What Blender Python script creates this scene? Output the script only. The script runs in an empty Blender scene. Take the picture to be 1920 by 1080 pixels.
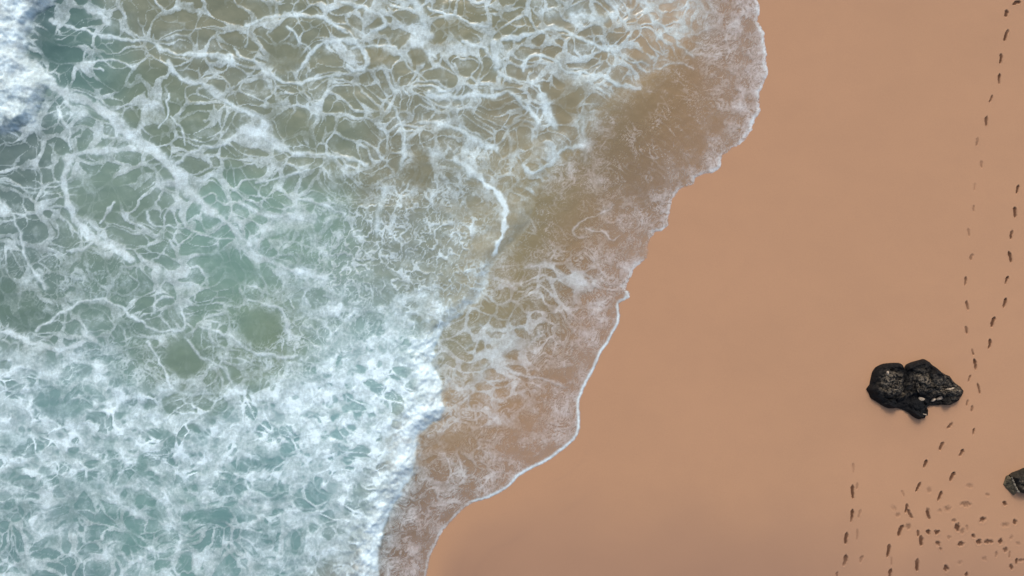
import bpy, math, numpy as np
R = math.radians
scene = bpy.context.scene
C = scene.collection
# ------------------------------------------------------------------ camera, sky, sun, exposure
cam_d = bpy.data.cameras.new('camera'); cam = bpy.data.objects.new('camera', cam_d); C.objects.link(cam)
cam.location = (0, 0, 30.0); cam.rotation_euler = (0, 0, 0)
cam_d.sensor_width = 36; cam_d.lens = 33.75; cam_d.clip_start = .5; cam_d.clip_end = 500
scene.camera = cam
SUN_EL, SUN_AZ = 48, -3                        # azimuth from +Y, clockwise
world = bpy.data.worlds.new('World'); scene.world = world; world.use_nodes = True
wn = world.node_tree.nodes; sky = wn.new('ShaderNodeTexSky'); sky.sky_type = 'NISHITA'; sky.sun_disc = False
sky.sun_elevation = R(SUN_EL); sky.sun_rotation = R(SUN_AZ); sky.dust_density = 4.0; sky.air_density = 1.0; sky.ozone_density = 1.0
world.node_tree.links.new(sky.outputs[0], wn['Background'].inputs[0]); wn['Background'].inputs[1].default_value = .14
sun_d = bpy.data.lights.new('sun', 'SUN'); sun = bpy.data.objects.new('sun', sun_d); C.objects.link(sun)
sun_d.energy = 1.1; sun_d.angle = R(14); sun_d.color = (1.0, .95, .88)
sun.rotation_euler = (R(90-SUN_EL), 0, R(180-SUN_AZ)); sun.location = (-1, 20, 25)
vs = scene.view_settings; vs.view_transform = 'Standard'; vs.look = 'None'; vs.gamma = 1; vs.exposure = .5
# ------------------------------------------------------------------ numpy helpers
f32 = np.float32
def _hash(ix, iy, seed):
    h = ix.astype(np.int32).view(np.uint32)*np.uint32(374761393) + iy.astype(np.int32).view(np.uint32)*np.uint32(668265263) + np.uint32((seed*1274126177) & 0xffffffff)
    h = (h ^ (h >> np.uint32(13)))*np.uint32(1274126177)
    h = (h ^ (h >> np.uint32(16)))*np.uint32(2246822519)
    return h ^ (h >> np.uint32(15))
_ang = (np.arange(256)*2*math.pi/256).astype(f32); _GX = np.cos(_ang)*f32(1.5); _GY = np.sin(_ang)*f32(1.5)
def gnoise(x, y, seed=0):                       # gradient noise, about -1..1
    x = np.asarray(x, f32); y = np.asarray(y, f32)
    x0 = np.floor(x); y0 = np.floor(y); fx = x-x0; fy = y-y0
    u = fx*fx*fx*(fx*(fx*6-15)+10); v = fy*fy*fy*(fy*(fy*6-15)+10)
    def g(i, j):
        a = (_hash(x0+i, y0+j, seed) >> np.uint32(24)).astype(np.intp)
        return _GX[a]*(fx-i) + _GY[a]*(fy-j)
    n0 = g(0,0); n0 += (g(1,0)-n0)*u; n1 = g(0,1); n1 += (g(1,1)-n1)*u
    return n0+(n1-n0)*v
def fbm(x, y, oct=3, seed=0):
    s = 0; a = 1; t = 0
    for k in range(oct):
        s = s + f32(a)*gnoise(x*f32(2**k), y*f32(2**k), seed+k*17); t += a; a *= .5
    return s*f32(1/t)
def ridge(x, y, oct=2, seed=0):                 # 1 on crest lines
    s = 0; a = 1; t = 0
    for k in range(oct):
        s = s + f32(a)*(1-np.abs(gnoise(x*f32(2**k), y*f32(2**k), seed+k*17))*f32(1.6)); t += a; a *= .5
    return s*f32(1/t)
def voronoi(x, y, seed=0, jit=.95):             # F1, F2
    x = np.asarray(x, f32); y = np.asarray(y, f32)
    x0 = np.floor(x); y0 = np.floor(y); ox = x-x0; oy = y-y0
    f1 = np.full(x.shape, 81., f32); f2 = np.full(x.shape, 81., f32)
    for i in (-1,0,1):
        for j in (-1,0,1):
            h = _hash(x0+i, y0+j, seed)
            px = (h & np.uint32(0xffff)).astype(f32)*f32(jit/65535.)+f32(i+.5-jit/2); py = (h >> np.uint32(16)).astype(f32)*f32(jit/65535.)+f32(j+.5-jit/2)
            d = (px-ox)**2+(py-oy)**2
            f2 = np.minimum(f2, np.maximum(f1, d)); f1 = np.minimum(f1, d)
    return np.sqrt(f1), np.sqrt(f2)
def sstep(a, b, x):
    t = np.clip((x-a)/(b-a), 0, 1); return t*t*(3-2*t)
def polydist(x, y, pts):                        # distance, arc position 0..n to a polyline; sign by side (+ = left of travel)
    best = np.full(x.shape, 1e9); sgn = np.ones(x.shape); arc = np.zeros(x.shape)
    for k in range(len(pts)-1):
        ax, ay = pts[k][:2]; bx, by = pts[k+1][:2]; dx = bx-ax; dy = by-ay; L2 = dx*dx+dy*dy
        t = np.clip(((x-ax)*dx+(y-ay)*dy)/L2, 0, 1)
        d = np.hypot(x-ax-t*dx, y-ay-t*dy)
        m = d < best
        best = np.where(m, d, best); arc = np.where(m, k+t, arc)
    return best, arc
def sidex(y, pts, x):                           # sign: + when x lies to the right of the curve x(y) (polyline monotone enough in y)
    inside = np.zeros(x.shape, bool)
    for k in range(len(pts)-1):
        ax, ay = pts[k][:2]; bx, by = pts[k+1][:2]
        if ay == by: continue
        c = ((ay > y) != (by > y)) & (x > ax+(y-ay)*(bx-ax)/(by-ay))
        inside ^= c
    return np.where(inside, 1., -1.)
def smooth_line(pts, n=3):                      # Catmull-Rom
    P = [np.array(p, float) for p in pts]; P = [2*P[0]-P[1]]+P+[2*P[-1]-P[-2]]; out = []
    for k in range(1, len(P)-2):
        for i in range(n):
            t = i/n
            out.append(.5*(2*P[k]+(P[k+1]-P[k-1])*t+(2*P[k-1]-5*P[k]+4*P[k+1]-P[k+2])*t*t+(3*P[k]-P[k-1]-3*P[k+1]+P[k+2])*t**3))
    out.append(P[-2]); return [tuple(p) for p in out]

# ------------------------------------------------------------------ what lies where (plan units: 60 to the metre, origin top left)
SHORE = [(2300,-4200),(1900,-2200),(1560,-900),(1440,-240),(1425,-120),(1415,-40),(1420,0),(1424,20),(1419,35),(1428,55),(1433,75),(1437,100),(1436,120),(1441,130),(1436,145),(1428,160),
 (1423,185),(1425,208),(1418,220),(1410,240),(1396,262),(1378,275),(1362,285),(1350,300),(1352,315),(1335,325),(1318,327),
 (1304,335),(1300,348),(1280,352),(1265,365),(1258,375),(1257,395),(1252,410),(1254,420),(1240,432),(1226,435),(1215,455),
 (1216,475),(1205,492),(1190,500),(1180,520),(1178,530),(1172,535),(1180,545),(1178,560),(1160,568),(1163,590),(1160,605),
 (1150,625),(1140,645),(1128,660),(1120,680),(1110,700),(1100,720),(1090,740),(1086,760),(1088,790),(1084,815),(1070,832),
 (1050,848),(1030,863),(1000,878),(970,895),(958,910),(935,925),(905,938),(880,945),(858,965),(845,980),(830,995),(818,1020),
 (806,1045),(800,1080),(790,1120),(762,1200),(730,1320),(600,1800),(300,3000),(-200,5200)]
BORE = [(1500,-4200),(1400,-900),(1340,-240),(1320,-60),(1308,20),(1285,75),(1215,135),(1140,185),(1100,232),(1075,275),(1045,300),(1025,325),(1004,360),(1000,390),(990,420),(970,450),(940,475),(926,492),(915,520),(908,550),(880,575),(850,600),
 (825,630),(816,660),(815,690),(825,720),(831,748),(828,775),(810,795),(787,815),(779,850),(775,880),(762,910),(745,940),
 (730,970),(718,1000),(712,1030),(709,1080),(700,1150),(660,1300),(540,1800),(240,3000),(-260,5200)]
BREAKER = [(-900,-500),(-500,-300),(60,-120),(112,-60),(106,0),(98,14),(72,30),(62,55),(54,82),(60,112),(82,135),(98,160),(84,186),(66,228),(34,246),(0,252),(-60,262),(-300,330),(-900,420)]
DENS = """9 5 2 3 2 2 1 2 4 4 3 4 6 4 3 4 4 6 6 6 6 6 6 6 6
9 2 1 3 4 4 4 3 2 4 5 4 5 4 4 5 4 4 5 5 4 3 5 7 7
9 6 2 2 2 3 5 5 4 3 5 5 4 5 5 5 4 3 5 5 3 1 5 7 7
8 6 7 5 2 2 3 5 5 4 4 5 6 6 6 5 5 3 4 2 1 1 3 7 7
3 3 4 6 6 3 4 5 6 4 3 5 4 5 6 5 5 4 5 1 1 1 4 6 6
3 3 6 3 3 6 4 4 4 4 5 4 4 4 5 6 4 4 3 1 1 4 6 6 6
4 4 5 2 2 5 6 4 5 5 5 4 5 5 5 6 3 1 2 4 6 6 6 6 6
4 4 4 5 4 4 4 5 5 4 4 5 5 5 6 7 1 1 2 4 6 6 6 6 6
3 4 4 3 4 5 4 4 6 7 6 6 6 6 6 5 3 4 5 6 6 6 6 6 6
2 4 5 4 3 5 4 3 5 7 7 6 7 7 6 3 5 5 5 5 5 5 5 5 5
6 5 5 6 5 5 4 4 3 6 7 7 7 8 5 5 6 5 5 5 5 5 5 5 5
8 7 7 7 4 5 4 5 6 7 7 8 8 9 5 5 5 5 4 4 4 4 4 4 4
9 7 6 8 8 7 7 8 8 8 8 8 9 9 5 5 3 4 4 4 4 4 4 4 4
8 8 8 8 8 8 8 8 8 8 9 9 9 8 3 3 3 4 4 4 4 4 4 4 4
7 8 8 7 7 8 8 7 7 8 8 8 9 4 4 4 3 2 4 4 4 4 4 4 4
7 6 6 7 7 7 7 7 7 7 8 8 9 4 5 4 4 4 4 4 4 4 4 4 4
6 7 6 6 6 7 6 6 7 7 8 8 7 4 5 5 5 5 5 5 5 5 5 5 5
6 6 6 6 7 6 6 6 7 7 7 8 5 4 4 4 4 4 4 4 4 4 4 4 4"""
DENS = np.array([[float(c) for c in r.split()] for r in DENS.split('\n')])/9.
# foam streaks: width, strength, points
STREAKS = [
 (13,1.0,[(66,120),(98,160),(150,185),(200,210),(235,245),(260,265),(300,290),(330,320),(345,345)]),
 (16,.8,[(310,345),(345,348),(380,385),(400,398)]),
 (9,.7,[(345,345),(380,385),(420,410),(460,450),(490,480),(560,510),(610,520)]),
 (9,.9,[(252,280),(190,285),(150,290),(130,305),(122,340),(130,370),(145,410),(175,445),(215,465),(248,486)]),
 (13,.8,[(130,300),(126,325)]), (9,.9,[(235,468),(252,490)]),
 (5,.8,[(95,40),(130,50),(185,68),(235,75),(285,80),(330,105),(365,100),(425,105),(440,115)]),
 (9,.8,[(160,15),(190,28),(205,46)]), (11,.7,[(362,102),(425,108)]),
 (5,.8,[(440,95),(480,120),(510,145),(550,157),(600,147),(640,140)]),
 (6,.8,[(318,120),(345,150),(400,165),(412,185),(440,200),(490,222),(500,236)]), (13,.8,[(398,165),(410,178)]),
 (6,.8,[(462,50),(500,35),(560,30),(610,36),(650,62)]), (3,.7,[(470,45),(463,88)]), (4,.7,[(540,50),(560,75),(582,97)]),
 (6,.8,[(552,140),(578,112),(600,86),(640,76),(670,86),(690,112),(678,132),(650,126)]),
 (5,.7,[(660,92),(700,85),(742,90),(755,112),(772,132),(800,152)]),
 (13,.8,[(770,-5),(792,30),(803,68)]), (6,.8,[(700,62),(722,40),(680,15),(640,8)]),
 (4,.8,[(805,20),(850,30),(882,46),(915,52)]), (5,.7,[(870,80),(910,92),(930,120),(938,138),(965,150),(1012,160)]), (12,.8,[(926,84),(932,125)]),
 (6,.8,[(940,75),(1000,66),(1040,52),(1072,66),(1140,92)]), (14,.7,[(1075,30),(1128,36)]),
 (5,.9,[(980,132),(990,110),(1015,104),(1040,118),(1062,136),(1110,136),(1150,155),(1200,166)]),
 (12,.8,[(1016,182),(1026,210),(1040,236)]), (3,.8,[(1012,160),(1020,188)]),
 (7,.7,[(800,182),(860,182),(920,180),(962,176),(985,200),(1010,230)]), (12,.7,[(805,180),(868,186)]),
 (6,.7,[(740,205),(760,258),(752,312)]), (9,.7,[(790,228),(850,240),(890,262),(930,282)]),
 (10,.9,[(856,296),(890,330),(908,342)]), (7,.6,[(905,340),(938,368),(946,392),(945,420),(938,450),(926,474)]),
 (6,.8,[(980,312),(1000,325),(1035,306),(1052,284),(1092,274)]), (12,.5,[(1092,225),(1100,300)]), (10,.6,[(722,350),(712,395),(705,432)]),
 (13,.8,[(455,243),(500,255),(532,280)]), (5,.8,[(535,285),(600,291),(650,296),(690,310)]),
 (6,.7,[(330,312),(370,282),(420,270),(452,245)]), (5,.7,[(480,342),(540,331),(582,320)]),
 (9,.7,[(450,380),(490,400),(560,408),(592,418)]), (4,.7,[(555,370),(600,382),(650,402)]),
 (4,.6,[(0,340),(60,352),(112,342)]), (7,.5,[(55,360),(100,360)]), (5,.7,[(0,372),(20,395),(40,430),(50,482),(62,500),(90,540)]),
 (5,.8,[(130,472),(165,466),(180,450)]), (3,.7,[(278,395),(288,420),(350,427),(400,446),(440,450)]),
 (3,.8,[(318,180),(317,217),(298,240)]), (3,.8,[(322,222),(345,245),(352,275)]),(3,.7,[(195,135),(160,120),(165,95)]), (4,.8,[(155,120),(210,116),(255,125)]),
 (4,.8,[(190,420),(205,395),(220,380)]), (3,.7,[(130,240),(115,205),(125,190)]), (4,.7,[(110,200),(130,250),(134,278)]),
 (5,.7,[(75,620),(130,580),(180,560),(230,575),(262,600),(300,620),(345,618),(350,600),(340,575)]), (4,.7,[(285,590),(300,560),(330,558)]),
 (7,.8,[(0,620),(30,625),(60,640),(120,655),(165,640)]), (12,.7,[(165,622),(185,640)]),
 (6,.7,[(380,610),(420,625),(450,640),(480,660),(560,670)]), (6,.6,[(350,630),(380,665),(420,690),(440,715)]),
 (7,.7,[(470,560),(520,575),(540,600),(545,640)]), (3,.8,[(280,640),(310,690),(330,730)]),
 (3,.6,[(1152,382),(1140,395),(1118,405),(1082,418),(1078,438),(1100,446)]), (3,.7,[(1100,432),(1130,436),(1150,450),(1162,440)]),
 (6,.6,[(1078,512),(1110,520),(1105,545),(1075,545)]), (14,.7,[(1085,520),(1102,535)]),
 (7,.6,[(870,655),(905,635),(950,650),(1000,640),(1010,625)]), (5,.6,[(900,610),(945,620),(990,610)]), (11,.6,[(870,740),(905,700),(930,660)]),
 (4,.7,[(940,690),(980,705),(1020,710),(1060,725)]), (6,.6,[(985,500),(1020,495),(1060,515)]), (6,.6,[(850,700),(870,720),(880,760)]),
 (5,.6,[(1200,10),(1235,45),(1262,70),(1285,95),(1300,108)]), (10,.5,[(1270,30),(1290,50)]), (4,.6,[(1140,100),(1172,110),(1215,122)]),
 (3,.6,[(1225,130),(1270,118),(1300,130)]), (5,.5,[(850,870),(880,885),(900,905)]), (7,.4,[(990,885),(1060,835),(1080,800)]),
]
# open pools between the foam: x, y, rx, ry, strength
POOLS = [(190,370,52,50,.9),(90,80,22,24,1),(115,105,40,22,.8),(535,110,38,30,1),(480,20,60,16,.5),(330,40,55,18,.6),(300,230,30,30,.5),(230,150,50,26,.6),
 (250,225,22,18,.6),(300,315,25,22,.5),(590,160,30,15,.5),(560,240,36,30,.8),(515,215,18,30,.5),(785,105,18,17,1),(705,110,30,20,.9),(790,320,22,40,.8),(900,395,22,14,.4),(850,60,45,25,.6),
 (1060,190,22,50,.9),(1010,100,20,10,.4),(1200,220,70,60,.6),(1280,160,35,40,.75),(1150,300,60,30,.45),(1030,400,38,30,.8),(960,500,32,36,.45),(1000,460,30,20,.6),
 (490,612,45,36,1),(350,670,38,42,1),(440,510,55,28,.9),(60,600,45,26,.9),(20,560,22,40,.8),(170,580,36,12,.7),(250,605,30,16,.7),(330,590,24,18,.6),(415,480,40,20,.7),(120,765,48,20,.8),(400,410,24,16,.6),
 (35,825,30,16,.6),(270,870,10,20,.7),(90,880,14,10,.8),(250,1010,24,22,.7),(395,965,46,14,.9),(465,970,18,10,.7),(130,960,30,30,.5),(300,960,18,22,.5),(100,1010,16,14,.6),(210,830,10,16,.6),(240,765,14,14,.5),
 (990,765,40,50,.25),(960,830,50,36,.5),(830,830,36,20,.7),(1010,840,40,22,.1),(500,850,26,16,.4),(380,820,16,16,.5),(150,910,36,20,.4),
 (960,570,36,26,.4),(935,590,20,30,.5),(800,860,20,30,.5),(900,240,20,14,.4),(935,195,28,14,.7),(985,235,16,22,.6),(1005,285,22,26,.6),(960,265,14,24,.6),(640,420,26,16,.4),(620,350,36,16,.5),(540,440,50,12,.4)]
# water colour seen between the foam (suspended sand, algae, air; dark points by breaker and bore front paint in shade): x, y, r, g, b (sRGB 0-255)
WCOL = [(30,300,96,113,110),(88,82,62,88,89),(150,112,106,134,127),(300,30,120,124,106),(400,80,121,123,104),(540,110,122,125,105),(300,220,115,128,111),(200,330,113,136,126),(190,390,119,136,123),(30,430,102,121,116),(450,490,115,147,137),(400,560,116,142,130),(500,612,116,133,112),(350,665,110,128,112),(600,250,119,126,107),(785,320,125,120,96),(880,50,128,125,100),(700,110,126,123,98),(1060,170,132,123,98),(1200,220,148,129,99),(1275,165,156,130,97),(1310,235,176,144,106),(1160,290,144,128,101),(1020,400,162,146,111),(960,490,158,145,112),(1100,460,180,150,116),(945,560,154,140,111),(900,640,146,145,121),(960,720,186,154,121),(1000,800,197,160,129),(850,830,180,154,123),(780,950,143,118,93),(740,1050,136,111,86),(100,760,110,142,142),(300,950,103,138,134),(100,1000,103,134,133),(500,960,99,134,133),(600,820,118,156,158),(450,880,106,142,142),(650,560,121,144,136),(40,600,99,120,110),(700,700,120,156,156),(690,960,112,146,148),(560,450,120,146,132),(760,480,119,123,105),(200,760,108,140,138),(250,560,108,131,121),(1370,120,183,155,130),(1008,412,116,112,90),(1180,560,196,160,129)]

def srgb2lin(c):
    c = np.asarray(c, float); return np.where(c <= .04045, c/12.92, ((c+.055)/1.055)**2.4)

def bilin(G, gx, gy):
    h, w = G.shape; gx = np.clip(gx, 0, w-1.001); gy = np.clip(gy, 0, h-1.001)
    i = gx.astype(int); j = gy.astype(int); u = gx-i; v = gy-j
    u = u*u*(3-2*u); v = v*v*(3-2*v)
    return (G[j,i]*(1-u)+G[j,i+1]*u)*(1-v)+(G[j+1,i]*(1-u)+G[j+1,i+1]*u)*v

SHORE_S = smooth_line(SHORE[5:-5], 2); SHORE_S = SHORE[:5]+SHORE_S+SHORE[-5:]
BORE_S = smooth_line(BORE, 3)
BREAKER_S = smooth_line(BREAKER, 3)
CREST_S = smooth_line([(890,318),(906,342),(934,364),(946,388),(946,415),(939,448),(926,474),(918,492)], 3)

def upsample(fn, xs, ys, n=4):                  # evaluate a smooth field on every n-th grid line, interpolate between
    ix = np.unique(np.r_[np.arange(0, len(xs), n), len(xs)-1]); iy = np.unique(np.r_[np.arange(0, len(ys), n), len(ys)-1])
    X, Y = np.meshgrid(xs[ix].astype(np.float64), ys[iy].astype(np.float64))
    out = []
    for G in fn(X, Y):
        A = np.empty((len(iy), len(xs)), f32)
        for r in range(len(iy)): A[r] = np.interp(xs, xs[ix], G[r])
        j = np.clip(np.searchsorted(ys[iy], ys, 'right')-1, 0, len(iy)-2); t = ((ys-ys[iy][j])/(ys[iy][j+1]-ys[iy][j])).astype(f32)[:,None]
        out.append(A[j]*(1-t)+A[j+1]*t)
    return out
def _shore(X, Y):
    d, _ = polydist(X, Y, SHORE_S); return [d*sidex(Y, SHORE_S, X)]
def _bore(X, Y):
    d, _ = polydist(X, Y, BORE_S); return [-d*sidex(Y, BORE_S, X)]
def _breaker(X, Y):
    k0, _ = polydist(X, Y, BREAKER_S)
    inb = np.zeros(X.shape, bool); P = BREAKER_S+[BREAKER_S[0]]
    for i in range(len(P)-1):
        ax, ay = P[i]; bx, by = P[i+1]
        if ay == by: continue
        inb ^= ((ay > Y) != (by > Y)) & (X < ax+(Y-ay)*(bx-ax)/(by-ay))
    return [np.where(inb, k0, -k0)]
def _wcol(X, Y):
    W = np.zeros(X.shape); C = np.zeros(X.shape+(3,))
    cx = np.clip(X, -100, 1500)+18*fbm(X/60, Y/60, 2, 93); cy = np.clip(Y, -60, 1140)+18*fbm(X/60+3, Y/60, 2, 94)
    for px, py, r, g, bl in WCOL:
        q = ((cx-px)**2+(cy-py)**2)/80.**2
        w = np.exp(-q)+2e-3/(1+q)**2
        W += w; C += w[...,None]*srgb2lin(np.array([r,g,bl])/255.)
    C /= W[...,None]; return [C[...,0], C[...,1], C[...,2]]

def rag(x, y, d):                               # ragged lip of the swash
    amp = np.where(y < 560, 1., .35)
    return d + np.exp(-(d/60)**2)*amp*(5*fbm(x/24, y/24, 3, 5)+1.6*gnoise(x/6, y/6, 9))

def sea_fields(xs, ys):
    """plan-unit axes -> dict of fields on the grid"""
    xs = np.asarray(xs, f32); ys = np.asarray(ys, f32)
    x, y = np.meshgrid(xs, ys)
    F = {'x': x, 'y': y}
    d = rag(x, y, upsample(_shore, xs, ys, 4)[0])
    b = upsample(_bore, xs, ys, 4)[0]
    k = upsample(_breaker, xs, ys, 5)[0]
    n30 = fbm(x/30, y/30, 3, 41)
    kb = k + 10*n30; bb = b + 6*fbm(x/24, y/24, 3, 43)*np.where(y > 560, 1.3, .5)
    F['d'] = d; F['b'] = bb; F['k'] = kb
    sea = d < 8
    # ---- hand-laid streaks and open pools
    D = bilin(DENS, x/60-.5, y/60-.5).astype(f32)
    wx = x + 8*fbm(x/26, y/26, 3, 71); wy = y + 8*fbm(x/26+40, y/26, 3, 73)
    S = np.zeros(x.shape, f32); H = np.zeros(x.shape, f32)
    def win(x0, x1, y0, y1):
        i0, i1 = np.searchsorted(xs, (x0, x1)); j0, j1 = np.searchsorted(ys, (y0, y1)); return slice(j0, j1), slice(i0, i1)
    for w, s, pts in STREAKS:
        px = [p[0] for p in pts]; py = [p[1] for p in pts]; m = w*2.4+14
        W = win(min(px)-m, max(px)+m, min(py)-m, max(py)+m)
        if S[W].size == 0: continue
        dd, _ = polydist(wx[W], wy[W], smooth_line(pts, 3) if len(pts) > 2 else pts)
        ww = w*(.88+.65*n30[W])
        S[W] = np.maximum(S[W], s*np.exp(-(dd/np.maximum(ww, 1.5))**2))
    for px, py, rx, ry, s in POOLS:
        W = win(px-rx*1.8, px+rx*1.8, py-ry*1.8, py+ry*1.8)
        if H[W].size == 0: continue
        q = np.hypot((wx[W]-px)/rx, (wy[W]-py)/ry)
        H[W] = np.maximum(H[W], s*(1-sstep(.70, 1.2, q)))
    patch = fbm(x/90, y/90, 3, 11); pm = fbm(x/38, y/38, 3, 51)
    Dm = np.clip(D + .20*patch, 0, 1.1)
    sw_w = np.interp(y, [250, 350], [46, 6]).astype(f32); swash = sstep(sw_w, -sw_w, bb)                                                # the sheet in front of the bore
    def blob(cx, cy, rx, ry): return np.exp(-((x-cx)/rx)**2-((y-cy)/ry)**2)
    fine = np.clip(blob(790,520,170,120)+blob(640,630,190,90)+.7*blob(720,430,130,80)+.7*blob(900,560,90,90)+.5*blob(130,520,130,60)+.45*blob(250,690,130,60)+.4*blob(880,320,120,70), 0, 1)*(1-swash)
    thick = sstep(.60, .90, D+.12*patch)*(1-swash)
    # ---- nets: large, medium cells; worm-like strokes for the chop
    v1x = fbm(x/95, y/95, 2, 21); v1y = fbm(x/95+9, y/95+3, 2, 23)
    f1x = fbm(x/20, y/20, 3, 22); f1y = fbm(x/20+5, y/20, 3, 24)
    lx = x+46*v1x+5*f1x; ly = y+40*v1y+5*f1y
    a1, a2 = voronoi(lx/70, ly/52, 31); eL = a2-a1-.26*a1*a1+.03
    a1, a2 = voronoi(lx/38+7+.15*f1y, ly/30, 32); eM = a2-a1-.25*a1*a1+.03
    a1, a2 = voronoi(lx/19+3+.2*f1y, ly/15+.2*f1x, 33); eS = a2-a1
    wv = np.clip(.85+1.0*pm+.45*patch, .28, 2.0)
    tear = .5*f1x+.35*fbm(x/9, y/10, 2, 37)                                  # torn outlines
    wL = (.018+.125*np.clip(Dm-.08, 0, 1))*wv+.008
    L = sstep(1.25, .75, eL/wL+.42*tear)*np.clip(.48+.40*wv, 0, .97)*(1-.6*fine)
    wM = np.clip(.19*(Dm-.20), 0, 1)*wv+.006
    M = sstep(1.25, .7, eM/wM+.45*tear)*np.clip((Dm-.14)*3.2, 0, 1)*np.clip(.34+.40*wv, 0, .88)
    wS = np.clip(.42*(Dm-.36)+.08*fine, 0, 1)*np.clip(.55+1.4*fbm(x/30+50, y/30, 2, 53), 0, 2)+1e-3
    Sm = sstep(1.4, .4, eS/wS+.5*tear)*np.clip(.25+.3*fine+.3*thick+.5*pm, 0, .8)
    gap = np.clip(.86+1.0*fbm(x/30+70, y/30, 3, 39)+.45*tear, .22, 1); L = L*gap; M = M*np.clip(1.35-gap*.4+.5*n30, .3, 1)   # torn lace: strands fade and break
    cx = x+14*f1x; cy = y+14*f1y
    r1 = 1-np.abs(gnoise(cx/24, cy/30, 35))*1.6; r2 = 1-np.abs(gnoise((cx+.35*cy)/14, cy/19+20, 36))*1.6
    worm = np.maximum(sstep(.80, .93, r1+.30*pm+.14*tear)*.92, sstep(.82, .96, r2+.26*fbm(x/50, y/50, 2, 38)+.1*tear)*.8)
    foam = np.maximum(np.maximum(L, M), Sm)
    foam = np.maximum(foam*(1-.6*fine), worm*np.clip(fine*1.2+.45*sstep(.3, .7, Dm)*np.clip(.3+pm, 0, 1)-.05, 0, 1))
    clot = sstep(.42, .60, Dm*.60+.30*pm+.20*tear-.17*(1-thick)-.10*fine*(1-thick))              # torn patches of solid froth
    vent = sstep(.24, .44, eM-.16*tear-.26*(D-.75)-.10*pm)                    # round gaps in it
    thread = np.maximum(sstep(.10, .03, eM+.06*tear-.02)*np.clip(.35+1.3*n30+.3*thick, 0, 1), sstep(.13, .04, eS+.06*tear)*np.clip(.25+1.4*pm+.3*f1y, 0, 1))*thick
    foam = np.maximum(foam, clot*(.50+.25*n30+.12*tear)*(1-.97*vent*(1-.4*fine)))
    rx_ = x+13*v1x+4.5*f1x; ry_ = y+13*v1y+4.5*f1y                                  # round holes in the whitewater, of three sizes
    g1, _ = voronoi(rx_/88, ry_/60, 131); g2, _ = voronoi(rx_/46+4, ry_/36, 132); g3, _ = voronoi(rx_/24+9, ry_/20, 133)
    lo = (.86-D)*.9
    h1 = sstep(.035, -.035, g1-(.22+.50*patch+.45*lo)+.10*tear); h2 = sstep(.05, -.05, g2-(.20+.55*fbm(x/70, y/70, 2, 55)+.35*lo)+.10*tear); h3 = sstep(.07, -.07, g3-(.06+.7*fbm(x/54+9, y/54, 2, 57)+.3*lo)+.12*tear)
    hole = np.maximum(np.maximum(h1, h2), .75*h3)
    m0 = .5+.38*n30+.38*pm+.78*tear
    mass = np.clip(.20+.30*sstep(.22, .36, m0)+.28*sstep(.56, .68, m0)+.22*blob(690,740,170,110)+.10*f1y, 0, 1)*(1-.95*hole)
    foam = foam*(1-thick)+thick*np.maximum(mass, foam*.22)
    foam = np.maximum(foam, thread*.9)
    foam = foam*(1-.92*np.clip(H, 0, 1))
    st = sstep(.30, .74, S+.24*tear)*np.clip(.80+.35*n30+.25*S, 0, .98)*(1-.15*vent)
    foam = np.maximum(foam, st)
    # ---- swash lace: torn threads drawn out along the run-up
    ang = -.25+.5*patch
    ux = x*np.cos(ang)+y*np.sin(ang)+13*f1x; uy = -x*np.sin(ang)+y*np.cos(ang)+13*f1y
    edge = np.exp(-(np.abs(d)/75)**2)
    q1 = 1-np.abs(gnoise(ux/58, uy/30, 85))*1.6; q2 = 1-np.abs(gnoise(ux/30+9, uy/19, 86))*1.6; q3 = 1-np.abs(gnoise((x+.3*y)/18, (y-.3*x)/36, 89))*1.6
    a1, a2 = voronoi(lx/46, ly/28, 87); e1 = a2-a1-.24*a1*a1+.03
    l1 = sstep(.80-.22*Dm, .98-.12*Dm, q1+.30*pm+.12*tear)*.74
    net = np.clip(blob(905,670,80,115)+.8*blob(1050,525,80,55)+.6*blob(960,610,80,50)+.35*blob(1330,60,80,80)+.5*blob(850,900,70,60), 0, 1)
    w0 = np.clip(.26*(Dm-.10+.18*net), 0, 1)*wv+.006
    l0 = .95*sstep(1.25, .8, e1/w0+.32*tear)*np.clip(.45+.8*n30+.55*net, .2, .92)
    l2 = sstep(.80-.18*Dm-.18*edge*Dm, 1.0-.1*edge, q2+.28*n30+.1*tear)*np.clip(.30+.42*edge+.3*pm, 0, .72)
    l3 = sstep(.78-.12*edge, .98, q3+.3*pm)*np.clip(.18+.36*edge+.3*n30, 0, .55)
    sw = np.maximum(np.maximum(l1*(1-.5*net), l0), np.maximum(l2, .8*l3)*(1-.6*net))*np.clip(Dm*1.9-.2+net, 0, 1)*(1-.9*H)*np.clip(.85+.6*patch+.35*n30+.5*net, .45, 1)
    q4 = 1-np.abs(gnoise((ux+.25*uy)/64, uy/15+31, 95))*1.6; q5 = 1-np.abs(gnoise((x*.8+y*.6)/46, (y*.8-x*.6)/13, 96))*1.6
    fil = np.maximum(sstep(.86, .98, q4+.2*n30+.1*tear), .8*sstep(.88, 1., q5+.22*pm+.1*tear))*np.clip(.30+.5*patch+.3*n30, .08, .5)
    sw = np.maximum(sw, fil)
    lip = np.where(y < 545, .35+.75*n30, .95+.3*n30); lip = np.clip(lip*np.where(y > 940, .45, 1), 0, 1)
    sw = np.maximum(sw, np.exp(-((-d-3.2)/3.4)**2)*lip)
    foam = foam*(1-swash)+swash*np.maximum(sw, st*.8)
    # ---- fronts
    low = sstep(590, 660, y)
    crest = np.clip(1.25*np.exp(-((bb-16)/26)**2), 0, 1)*low*sstep(-3, 3, bb)
    foam = np.maximum(foam, crest*(.80+.25*pm+.15*f1x))
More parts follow.
